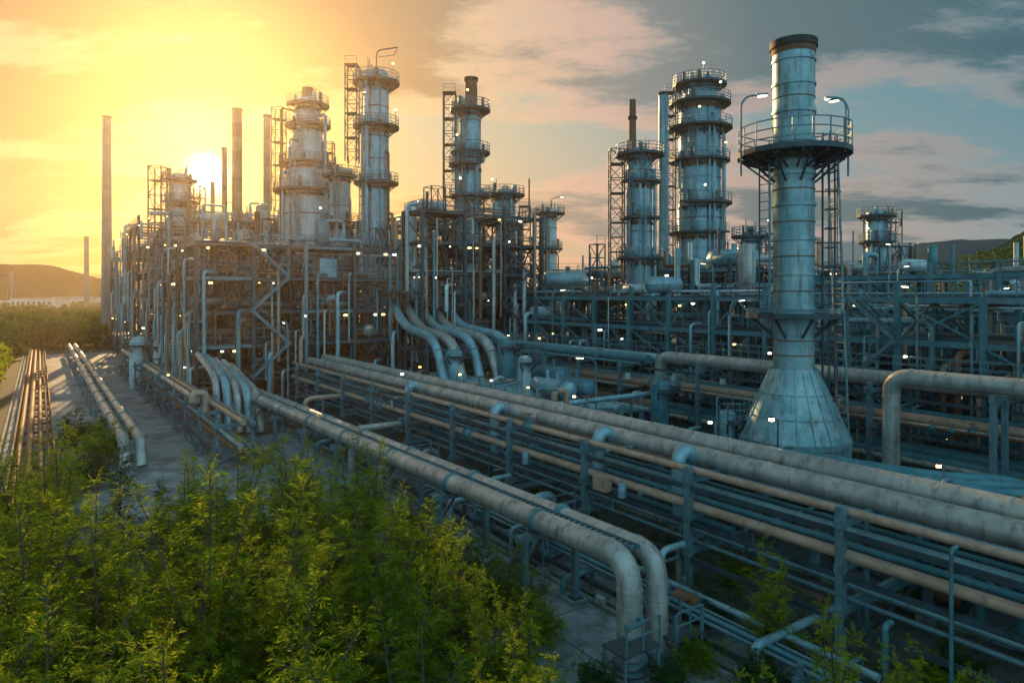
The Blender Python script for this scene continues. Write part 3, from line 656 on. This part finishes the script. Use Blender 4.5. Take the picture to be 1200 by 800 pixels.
def vv(v,u,h,r,m):
    mb=MB(); mb.drum((v,u,1.0),(v,u,h),r,m,20)
    for k in range(4):
        a=k*1.57+.6; mb.beam((v+r*.8*math.cos(a),u+r*.8*math.sin(a),0),(v+r*.8*math.cos(a),u+r*.8*math.sin(a),1.4),.16,.16,'steel')
    platform(mb,v,u,h-.3,r,r+.8,-2.5,1.0,t=.05,hr=1.1); ladder(mb,v,u,r,-2.8,.3,h+.6,cage=False); mb.finish('vertical_pressure_vessel')
for a in ((38.5,36,5.2,.7,'teal'),(35,61,6,.9,'clad_cool'),(39.5,58,7,1.0,'teal'),(47.3,30,8,1.0,'clad_cool'),(47.6,14,8.5,1.1,'clad_cool'),(32,-1,5.5,.9,'clad_cool'),(34.2,26.5,4.8,.5,'clad_cool'),(36.0,50,6.2,.6,'clad_white')): vv(*a)
mb=MB(); v,u=39.5,5.2
mb.drum((v,u,4.6),(v,u,7.4),1.25,'clad_white',32); 
for k in range(22):
    a=k*2*math.pi/22; mb.beam((v+1.27*math.cos(a),u+1.27*math.sin(a),4.6),(v+1.27*math.cos(a),u+1.27*math.sin(a),7.4),.06,.06,'clad_white')
for k in range(4):
    a=k*1.57+.4; mb.beam((v+math.cos(a),u+math.sin(a),0),(v+math.cos(a),u+math.sin(a),4.7),.25,.25,'steel_l')
mb.finish('ribbed_vessel')
# utility lamp posts
for (v,u,h) in ((46.8,36,11),(40,27,9),(33,37,7),(48,22,12),(62,30,14),(36,8,8.5),(47,60,12),(62,50,15),(78,38,17),(60,14,14),(17.8,60,9),(47.5,9,10.5),(61,22,12)):
    mb=MB(); gooseneck(mb,v,u,0,h,random.choice([0,3.1,1.5]),1.2,True,.07); mb.box(v,u,0,.3,.5,.5,'concrete'); mb.finish('street_lamp')

# left twin pipe + rusty rack
mb=MB()
for v in (4.75,5.75): mb.pipe([(v,160,2.0),(v,53.5,2.0),(v,52.6,.3)],.36,'clad',20,.9,1.8)
for u in np.arange(57,158,7.5):
    for v in (4.2,6.3): mb.beam((v,u,0),(v,u,1.5),.2,.2,'steel_l')
    mb.beam((3.9,u,1.52),(6.6,u,1.52),.2,.2,'steel_l')
    for v in (4.75,5.75): mb.cyl((v,u-.15,2),(v,u+.15,2),.42,'steel_l',18)
mb.finish('twin_pipeline')
mb=MB()
for i,v in enumerate((-1.2,-.6,0.05,.55)): mb.pipe([(v,30,1.0),(v,165,1.0)],(.2,.24,.17,.1)[i],'rust',12,band=3)
for u in np.arange(32,164,4.5):
    mb.beam((-1.6,u,.72),(.95,u,.72),.18,.18,'rust')
    for v in (-1.5,.85): mb.beam((v,u,0),(v,u,1.35),.14,.14,'rust')
for v in (-1.5,.85): mb.beam((v,30,1.4),(v,165,1.4),.1,.12,'rust')
mb.finish('rusty_pipe_rack')

# ---------------------------------------------------------------- grounds
def sheet(name,poly,z,mat,plant=True):
    mb=MB(); mb.V=[(a,b,z) for a,b in poly]; mb.F=[tuple(range(len(poly)))]; mb.mi(mat); mb.M=[0]; mb.S=[False]; return mb.finish(name,plant)
sheet('ground',[(-6000,-500),(6000,-500),(6000,9000),(-6000,9000)],0,'ground',False)
sheet('gravel_yard',[(12.3,-30),(140,-30),(140,170),(12.3,170)],.004,'gravel')
sheet('concrete_road',[(-2.4,26),(12.3,38),(12.3,165),(-2.4,165)],.008,'concrete')
sheet('concrete_pad',[(12.6,8),(17.6,8),(17.6,60),(12.6,60)],.012,'concrete')
sheet('concrete_pad',[(18.2,10),(20.6,10),(20.6,60),(18.2,60)],.012,'concrete')
sheet('concrete_pad',[(27,-10),(41,-10),(41,60),(27,60)],.012,'concrete')
mb=MB(); 
for v in (-2.5,12.4): mb.box(v,105,0,.14,.2,120,'concrete')
mb.box(17.75,34,0,.13,.16,52,'concrete'); mb.finish('kerb')
sheet('forest_floor',[(-60,-10),(12.2,-10),(12.2,37),(-2.6,25.8),(-2.6,90),(-60,90)],.006,'forest_floor')

def hill(name,x0,x1,y0,y1,fn,mat,nx=90,ny=24):
    mb=MB(); m=mb.mi(mat)
    for j in range(ny+1):
        for i in range(nx+1):
            x=x0+(x1-x0)*i/nx;y=y0+(y1-y0)*j/ny; mb.V.append((x,y,fn(x,y)*math.sin(math.pi*j/ny)-.5))
    for j in range(ny):
        for i in range(nx):
            a=j*(nx+1)+i; mb.F.append((a,a+1,a+nx+2,a+nx+1));mb.M.append(0);mb.S.append(True)
    return mb.finish(name,False)
def nz(x,y,s,o=0): return mnoise.fractal(Vector((x/s+o,y/s,o)),1.0,2.0,5)
def sm(t): t=max(0,min(1,t)); return t*t*(3-2*t)
def hr_(x,y): return (158*sm((x-450)/540)+ (nz(x,y,160,3)*16+nz(x,y,22,7)*5)*sm((x-480)/200))*(1-.5*sm((x-1200)/600))
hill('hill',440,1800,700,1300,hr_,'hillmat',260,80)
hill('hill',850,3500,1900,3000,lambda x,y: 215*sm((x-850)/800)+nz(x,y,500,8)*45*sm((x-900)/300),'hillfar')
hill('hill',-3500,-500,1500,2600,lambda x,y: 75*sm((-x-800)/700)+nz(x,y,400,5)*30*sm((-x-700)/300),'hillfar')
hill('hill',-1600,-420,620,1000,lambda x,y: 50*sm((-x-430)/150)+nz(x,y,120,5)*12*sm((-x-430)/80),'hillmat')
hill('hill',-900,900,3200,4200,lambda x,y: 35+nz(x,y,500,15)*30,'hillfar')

# town buildings far left
def building(x,y,w,d,h,name='warehouse_building'):
    mb=MB(); mb.box(x,y,0,h,w,d,'wall'); mb.box(x,y,h,h+.5,w+.6,d+.6,'steel_l')
    for k in range(int(w/3)):
        for z in (h*.3,h*.65): mb.box(x-w/2+1.7+k*3,y-d/2-.03,z,z+h*.17,1.6,.1,'black')
    mb.finish(name,False)
building(-276,400,26,14,9.5); building(-330,520,30,16,10); building(-298,470,16,12,9); building(-330,455,18,12,8)
# power pylon far left
mb=MB()
for (x,y) in ((-440,600),(-330,560)):
    for s in (-1,1):
        for t in (-1,1): mb.beam((x+s*3,y+t*3,0),(x+s*.5,y+t*.5,32),.5,.5,'steel_l')
    for z in (22,27,31): mb.beam((x-7,y,z),(x+7,y,z),.5,.5,'steel_l')
for z in (22,27):
    for s in (-6.5,6.5): mb.beam((-440+s,600,z),(-330+s,560,z),.12,.12,'steel')
mb.finish('power_pylon',False)

# ---------------------------------------------------------------- trees
def leaves_to_mesh(name,LV,mats,mb_trunk,plant=False,matidx=None):
    """LV: (N,4,3) leaf quads"""
    tv=np.array(mb_trunk.V).reshape(-1,3) if mb_trunk.V else np.zeros((0,3)); nt=len(tv)
    N=len(LV); V=np.concatenate([tv,LV.reshape(-1,3)]); me=bpy.data.meshes.new(name)
    faces=list(mb_trunk.F)+[(nt+4*i,nt+4*i+1,nt+4*i+2,nt+4*i+3) for i in range(N)]
    me.from_pydata(V.tolist(),[],faces)
    for m in mats: me.materials.append(MATS[m])
    mi=[0]*len(mb_trunk.F)+([1]*N if matidx is None else list(matidx)); me.polygons.foreach_set('material_index',mi); me.update(); return me
def frond(rs,base,d,length,nl,ll,lw,droop):
    """pinnate frond: returns (2nl,4,3)"""
    t=np.linspace(.12,1,nl)[:,None]; d=d/np.linalg.norm(d)
    pts=base+d*length*t+np.array([0,0,-1.])*droop*length*t**2
    tan=d+np.array([0,0,-1.])*droop*2*t; tan/=np.linalg.norm(tan,axis=1,keepdims=True)
    side=np.cross(tan,[0,0,1.]); side/=np.linalg.norm(side,axis=1,keepdims=True)+1e-6
    out=[]
    for s in (-1,1):
        ld=side*s*.85+tan*.6+rs.normal(0,.22,(nl,3))+np.array([0,0,-.15]); ld/=np.linalg.norm(ld,axis=1,keepdims=True)
        l=ll*(.55+.6*np.sin(np.pi*(t*.85+.1)))*rs.uniform(.8,1.2,(nl,1)); w=np.cross(ld,rs.normal(0,.5,(nl,3))+np.array([0,0,1.])); w/=np.linalg.norm(w,axis=1,keepdims=True)+1e-6
        a=pts;b=pts+ld*l*.45+w*lw;c=pts+ld*l;e=pts+ld*l*.45-w*lw
        out.append(np.stack([a,b,c,e],1))
    return np.concatenate(out)
def plume_tree(name,seed,h,spread,stems=5,leaf='leaf',dens=1.,ll=.15,conif=False):
    rs=np.random.RandomState(seed); mb=MB(); Ls=[]
    for s in range(stems):
        az=s*6.283/stems+rs.uniform(-.5,.5) if not conif else 0; lean=(rs.uniform(.25,.75) if s else .1)*spread if not conif else .03; hh=h*rs.uniform(.6,.95) if s else h
        top=np.array([math.cos(az)*lean*1.2,math.sin(az)*lean*1.2,hh]); b0=np.array([math.cos(az),math.sin(az),0])*.12*spread*.5
        def pt(t): return b0+(top-b0)*np.array([t**1.5,t**1.5,t])+np.array([0.12*math.sin(t*5+seed+s),.12*math.cos(t*4+s),0])*t
        mb.sweep([pt(t) for t in np.linspace(0,1,9)],[.07*(1-t*.9)*(h/5) for t in np.linspace(0,1,9)],'bark',6)
        nb=int(30*dens)
        for k in range(nb):
            t=.12+.88*(k+rs.rand())/nb; p=pt(t); a=rs.uniform(0,6.28)
            bl=(spread*.62*(1.08-t)*rs.uniform(.6,1.25)+.14) if not conif else spread*.7*(1.05-t)*rs.uniform(.6,1.15)
            up=rs.uniform(.35,1.1) if not conif else .1
            d=np.array([math.cos(a),math.sin(a),up]); d/=np.linalg.norm(d)
            q=[p+d*bl*x+np.array([0,0,-.25*bl])*x*x for x in np.linspace(0,1,4)]
            mb.sweep(q,[.02,.015,.01,.004],'bark',4,False)
            nf=max(2,int(bl*7))
            for f in range(nf):
                x=.15+.85*(f+rs.rand()*.6)/nf; bp=p+d*bl*x+np.array([0,0,-.25*bl])*x*x
                fd=d*.8+rs.normal(0,.5,3)+np.array([0,0,.2]); fl=rs.uniform(.3,.65)
                Ls.append(frond(rs,bp,fd,fl,9,ll,ll*.11,rs.uniform(.15,.55)))
        for f in range(4): Ls.append(frond(rs,pt(1)-np.array([0,0,.12*f]),rs.normal(0,.28,3)+np.array([0,0,1.]),.6,10,ll*.8,ll*.1,.2))
    LV=np.concatenate(Ls); LV[:,:,2]=np.maximum(LV[:,:,2],.02)
    return leaves_to_mesh(name,LV,['bark',leaf],mb)
A=[plume_tree('feathery_tree',i,6.0,2.3+.15*i,6,'leaf',1.) for i in range(4)]
Y=[plume_tree('yellow_tree',20+i,4.,1.8,5,'leaf_yel' ,.55,.15) for i in range(2)]
C=plume_tree('conifer_tree',40,4.5,1.5,1,'leaf_dark',3.2,.14,True)
Sh=[plume_tree('shrub',50+i,2.0,1.9,6,'leaf_dark' if i else 'leaf',.5,.15) for i in range(2)]
def put(me,name,x,y,h,h0,rot=None,sx=1.):
    o=bpy.data.objects.new(name,me); s=h/h0; o.scale=(s*sx,s*sx,s); o.location=(x,y,0); o.rotation_euler[2]=random.uniform(0,6.28) if rot is None else rot; sc.collection.objects.link(o); return o
T=[(-20.2,30,5.1),(-13.6,28,4.7),(-12.0,30,5.2),(-8.9,28,5.6),(-6.6,30,5.3),(-4.2,27,4.3),(-14.2,20,5.5),(-11.4,19,5.3),(-8.8,19.5,6.0),(-6.8,21,6.0),(-4.8,21,5.8),(-3.2,19,5.0),(-1.7,22.5,4.0),(-4.4,14.5,5.2),(-6.7,13.5,5.2),(-9.6,14,5.2),(-2.2,15.5,4.4),(-17.5,25,5.4),(-10.5,24,5.4),(-7,25,5.4),(-15,24.5,4.8),(-17,21,5.2),(-3.0,24,4.2),(-12.5,16,5.2),(-22.5,31,5),(-20,25,4.8),(-9.8,32,4.6),(-24,36,4.6),(-.4,19.2,3.7),(-.1,16.6,3.6),(-14.8,31.5,4.6),(-26,34,4.4),(-.6,24.5,2.8)]
for i,(x,y,h) in enumerate(T): put(A[i%4],'feathery_tree',x,y,h*random.uniform(1.0,1.16),6.0,sx=random.uniform(.9,1.2))
for (x,y,h) in ((8.3,22,4.2),(8.5,18,3.8),(10.4,18.2,2.8),(.3,20.8,3.0),(.9,17.6,2.6),(6.2,17.2,2.6),(12.2,18,2.2)): put(Y[random.randint(0,1)],'yellow_tree',x,y,h,4.2,sx=.8)
put(C,'conifer_tree',-18.4,32,4.9,4.6); put(C,'conifer_tree',-15.6,30.5,3.6,4.6)
for i,(x,y,h) in enumerate([(1.0,23.5,1.3),(2.6,20.3,1.1),(.3,25.5,1.6),(4.8,20.6,1.0),(5.8,21.6,1.2),(7.0,24.5,1.5),(-3,29,2),(-1.5,27.5,1.8),(0.6,19,1.5),(7.4,20.4,1.3),(12,19.4,1.5),(13.6,21,1.3),(-5,33,2.),(-8,36,2.2),(-11,36,2.2),(-26,42,2.5),(-29,48,3),(-33,52,3),(-16,35,1.6),(6.4,30,1.4),(9,28,1.3),(3.5,34,1.5),(1.5,40,1.5),(15,26,1.2)]): put(Sh[i%2],'shrub',x,y,h,2.)
# undergrowth mass
rs=np.random.RandomState(9); Ls=[]
for k in range(3600):
    x=rs.uniform(-27,1.2);y=rs.uniform(11,36); v,u=uv2(x,y)
    if v>11.9 or (v>-2.6 and u>38): continue
    b=np.array([x,y,0.]); Ls.append(frond(rs,b,rs.normal(0,.5,3)*np.array([1,1,0])+np.array([0,0,1.]),rs.uniform(.5,1.5),9,.24,.03,.3))
me=leaves_to_mesh('undergrowth',np.concatenate(Ls),['leaf_dark','leaf'],MB()); o=bpy.data.objects.new('undergrowth',me); sc.collection.objects.link(o)
# weeds along the yard
Ls=[]
for k in range(3200):
    v=rs.choice([12.4,17.7,20.7,24,27,14,13,22.5])+rs.normal(0,.4);u=rs.uniform(3,60); b=np.array([CA*v-SA*u,SA*v+CA*u,0.])
    Ls.append(frond(rs,b,rs.normal(0,.6,3)*np.array([1,1,0])+np.array([0,0,1.]),rs.uniform(.15,.7),6,.14,.02,.3))
me=leaves_to_mesh('weeds',np.concatenate(Ls),['leaf','leaf'],MB()); o=bpy.data.objects.new('weeds',me); sc.collection.objects.link(o)
# distant tree masses
def mass(name,pts,mat,q=70,s=.8):
    Q=[]
    for (x,y,h,*zz) in pts:
        n=q; d=rs.normal(0,1,(n,3)); d/=np.linalg.norm(d,axis=1,keepdims=True); r=rs.uniform(.5,1,(n,1))**.5*(1+.25*np.sin(d[:,:1]*5+x)*np.cos(d[:,1:2]*4+y))
        c=np.array([x,y,h*.55+(zz[0] if zz else 0)])+d*r*np.array([h*.38,h*.38,h*.48]); a=rs.normal(0,1,(n,3)); a/=np.linalg.norm(a,axis=1,keepdims=True); b=np.cross(a,rs.normal(0,1,(n,3))); b/=np.linalg.norm(b,axis=1,keepdims=True)
        k=s*h*.10*rs.uniform(.6,1.4,(n,1)); Q.append(np.stack([c+a*k,c+b*k,c-a*k,c-b*k],1))
    me=leaves_to_mesh(name,np.concatenate(Q),[mat,mat],MB()); o=bpy.data.objects.new(name,me); sc.collection.objects.link(o)
pts=[]
for k in range(1500):
    y=rs.uniform(125,640); x=y*(-.76+rs.uniform(0,.2))
    v,u=uv2(x,y)
    if -4<v<70 and u<176: continue
    if abs(x+276*y/400)<20 and 330<y<410: continue
    pts.append((x,y,rs.uniform(3.5,7.5)))
mass('distant_trees',pts,'leaf_dark',80,.9)
pts=[]
for k in range(320):
    u=rs.uniform(40,180);v=-4.5-rs.exponential(6); x=CA*v-SA*u;y=SA*v+CA*u; pts.append((x,y,rs.uniform(1.2,3.6)))
mass('roadside_bushes',pts,'leaf',160,.7)
pts=[]
for k in range(500):
    x=rs.uniform(150,620);y=rs.uniform(230,600)
    if x/y<.5: continue
    pts.append((x,y,rs.uniform(6,11)))
for k in range(2600):   # woodland covering the near hill
    x=rs.uniform(500,1050);y=rs.uniform(760,1010); j=(y-700)/600; z=hr_(x,y)*math.sin(math.pi*j)
    if z>4: pts.append((x,y,rs.uniform(9,15),z-3))
mass('distant_trees',pts,'leaf_dark',34,1.7)

# ---------------------------------------------------------------- haze volume
mb=MB(); mb.mi('wall'); mb.box(-60,165,-1,60,440,380,'wall'); hz=mb.finish('atmospheric_haze',False)
m=bpy.data.materials.new('haze'); m.use_nodes=True; nt=m.node_tree; nt.nodes.remove(nt.nodes['Principled BSDF'])
vs=nd(nt,'ShaderNodeVolumeScatter'); vs.inputs['Density'].default_value=.0004; vs.inputs['Anisotropy'].default_value=.82; vs.inputs['Color'].default_value=(1,.85,.65,1)
nt.links.new(vs.outputs[0],nt.nodes['Material Output'].inputs['Volume']); hz.data.materials[0]=m

# ---------------------------------------------------------------- world
w=bpy.data.worlds.new('World'); sc.world=w; w.use_nodes=True; nt=w.node_tree; L=nt.links
for n in list(nt.nodes): nt.nodes.remove(n)
out=nd(nt,'ShaderNodeOutputWorld'); tc=nd(nt,'ShaderNodeTexCoord')
nrm=nd(nt,'ShaderNodeVectorMath',operation='NORMALIZE'); L.new(tc.outputs['Generated'],nrm.inputs[0]); D=nrm.outputs[0]
dt=nd(nt,'ShaderNodeVectorMath',operation='DOT_PRODUCT'); L.new(D,dt.inputs[0]); dt.inputs[1].default_value=SUN
def M(op,a,b=None,c=None,clamp=False):
    n=nd(nt,'ShaderNodeMath',operation=op); n.use_clamp=clamp
    for i,x in enumerate((a,b,c)):
        if x is None: continue
        if isinstance(x,(int,float)): n.inputs[i].default_value=x
        else: L.new(x,n.inputs[i])
    return n.outputs[0]
def MX(f,a,b,bt='MIX'):
    n=nd(nt,'ShaderNodeMixRGB',blend_type=bt)
    for i,x in enumerate((f,a,b)):
        if isinstance(x,(int,float)): n.inputs[i].default_value=x
        elif isinstance(x,tuple): n.inputs[i].default_value=(*x,1)
        else: L.new(x,n.inputs[i])
    return n.outputs[0]
c=dt.outputs['Value']; f=M('MULTIPLY_ADD',c,.5,.5)
sep=nd(nt,'ShaderNodeSeparateXYZ'); L.new(D,sep.inputs[0]); z=sep.outputs['Z']
clear=ramp(nt,[(0,(.62,1.32,1.68)),(.45,(.46,.98,1.22)),(.65,(.14,.33,.40)),(.75,(.10,.26,.32)),(.86,(.17,.32,.35)),(.915,(.32,.41,.38)),(.945,(.46,.48,.38)),(.98,(.60,.56,.36)),(.992,(.82,.56,.20)),(1,(.95,.56,.14))],f).outputs[0]
low=ramp(nt,[(0,(.5,.95,1.2)),(.5,(.36,.62,.74)),(.75,(.34,.37,.35)),(.86,(.58,.43,.33)),(.93,(.75,.45,.26)),(.965,(.85,.43,.14)),(.99,(.92,.38,.04)),(1,(1.,.42,.05))],f).outputs[0]
lowf=M('SUBTRACT',1,M('MULTIPLY',z,3.4),clamp=True); lowf=M('POWER',lowf,1.4)
clear=MX(lowf,clear,low)
cloudc=ramp(nt,[(0,(.4,.8,1.)),(.45,(.28,.54,.66)),(.68,(.06,.145,.18)),(.75,(.05,.125,.155)),(.86,(.11,.17,.185)),(.915,(.24,.25,.24)),(.95,(.34,.27,.21)),(.98,(.46,.27,.12)),(1,(.80,.38,.06))],f).outputs[0]
edgec=ramp(nt,[(0,(.8,.95,1.)),(.5,(.5,.6,.65)),(.75,(.34,.33,.32)),(.86,(.60,.37,.30)),(.93,(.90,.48,.34)),(.97,(.95,.56,.27)),(1,(1.,.62,.2))],f).outputs[0]
# cloud coords
den=M('ADD',M('MAXIMUM',z,0),.16)
px=M('DIVIDE',sep.outputs['X'],den); py=M('DIVIDE',sep.outputs['Y'],den)
cb=nd(nt,'ShaderNodeCombineXYZ'); L.new(px,cb.inputs[0]); L.new(py,cb.inputs[1]); cb.inputs[2].default_value=3.7
mp=nd(nt,'ShaderNodeMapping'); mp.inputs['Rotation'].default_value=(0,0,math.radians(28)); mp.inputs['Scale'].default_value=(.55,.95,1); L.new(cb.outputs[0],mp.inputs[0])
def noi(vec,s,d=7,r=.55,dist=0):
    n=nd(nt,'ShaderNodeTexNoise'); n.inputs['Scale'].default_value=s; n.inputs['Detail'].default_value=d; n.inputs['Roughness'].default_value=r; n.inputs['Distortion'].default_value=dist; L.new(vec,n.inputs['Vector']); return n.outputs['Fac']
n1=noi(mp.outputs[0],.95,2); n2=noi(mp.outputs[0],2.6,6,.66,0)
cm=M('MULTIPLY_ADD',n2,.5,M('MULTIPLY',n1,.75))
bias=M('MULTIPLY',M('SUBTRACT',.95,f,clamp=True),.26); cm=M('ADD',cm,bias)
mask=ramp(nt,[(.57,(0,0,0)),(.68,(1,1,1))],cm,'EASE').outputs[0]
edge=ramp(nt,[(.52,(0,0,0)),(.59,(.85,.85,.85)),(.67,(0,0,0))],cm,'EASE').outputs[0]
sky=MX(M('MULTIPLY',mask,.92),clear,cloudc); sky=MX(M('MULTIPLY',edge,.65),sky,edgec)
cp=M('MAXIMUM',c,0)
g1=M('POWER',cp,80); g2=M('POWER',cp,700); g3=M('POWER',cp,9000)
sky=MX(1.,sky,MX(1.,(.36,.16,.015),g1,'MULTIPLY'),'ADD'); sky=MX(1.,sky,MX(1.,(.9,.62,.18),g2,'MULTIPLY'),'ADD'); sky=MX(1.,sky,MX(1.,(16.,14.,9.),g3,'MULTIPLY'),'ADD')
b1=nd(nt,'ShaderNodeBackground'); L.new(sky,b1.inputs[0]); b1.inputs[1].default_value=1.0
st=nd(nt,'ShaderNodeTexSky'); st.sky_type='NISHITA'; st.sun_disc=False; st.sun_elevation=math.radians(9.1); st.sun_rotation=math.radians(-24.1); st.dust_density=2.
b2=nd(nt,'ShaderNodeBackground'); L.new(st.outputs[0],b2.inputs[0]); b2.inputs[1].default_value=.004
ads=nd(nt,'ShaderNodeAddShader'); L.new(b1.outputs[0],ads.inputs[0]); L.new(b2.outputs[0],ads.inputs[1]); L.new(ads.outputs[0],out.inputs[0])
w.cycles.sampling_method='MANUAL'; w.cycles.sample_map_resolution=512
# sun
el=math.radians(17); LD=Vector((-.4083*math.cos(el),.9128*math.cos(el),math.sin(el)))
sl=bpy.data.lights.new('sun','SUN'); sl.energy=5; sl.angle=math.radians(.6); sl.color=(1,.60,.25); so=bpy.data.objects.new('sun',sl); so.rotation_euler=LD.to_track_quat('Z','Y').to_euler(); sc.collection.objects.link(so)
# camera
cd=bpy.data.cameras.new('camera'); cd.sensor_width=36; cd.lens=24; cd.shift_y=-55/1200; cd.clip_end=12000; co=bpy.data.objects.new('camera',cd); co.location=(0,0,H); co.rotation_euler=(math.radians(90),0,0); sc.collection.objects.link(co); sc.camera=co
print('FACES',sum(len(o.data.polygons) for o in sc.objects if o.type=='MESH'))
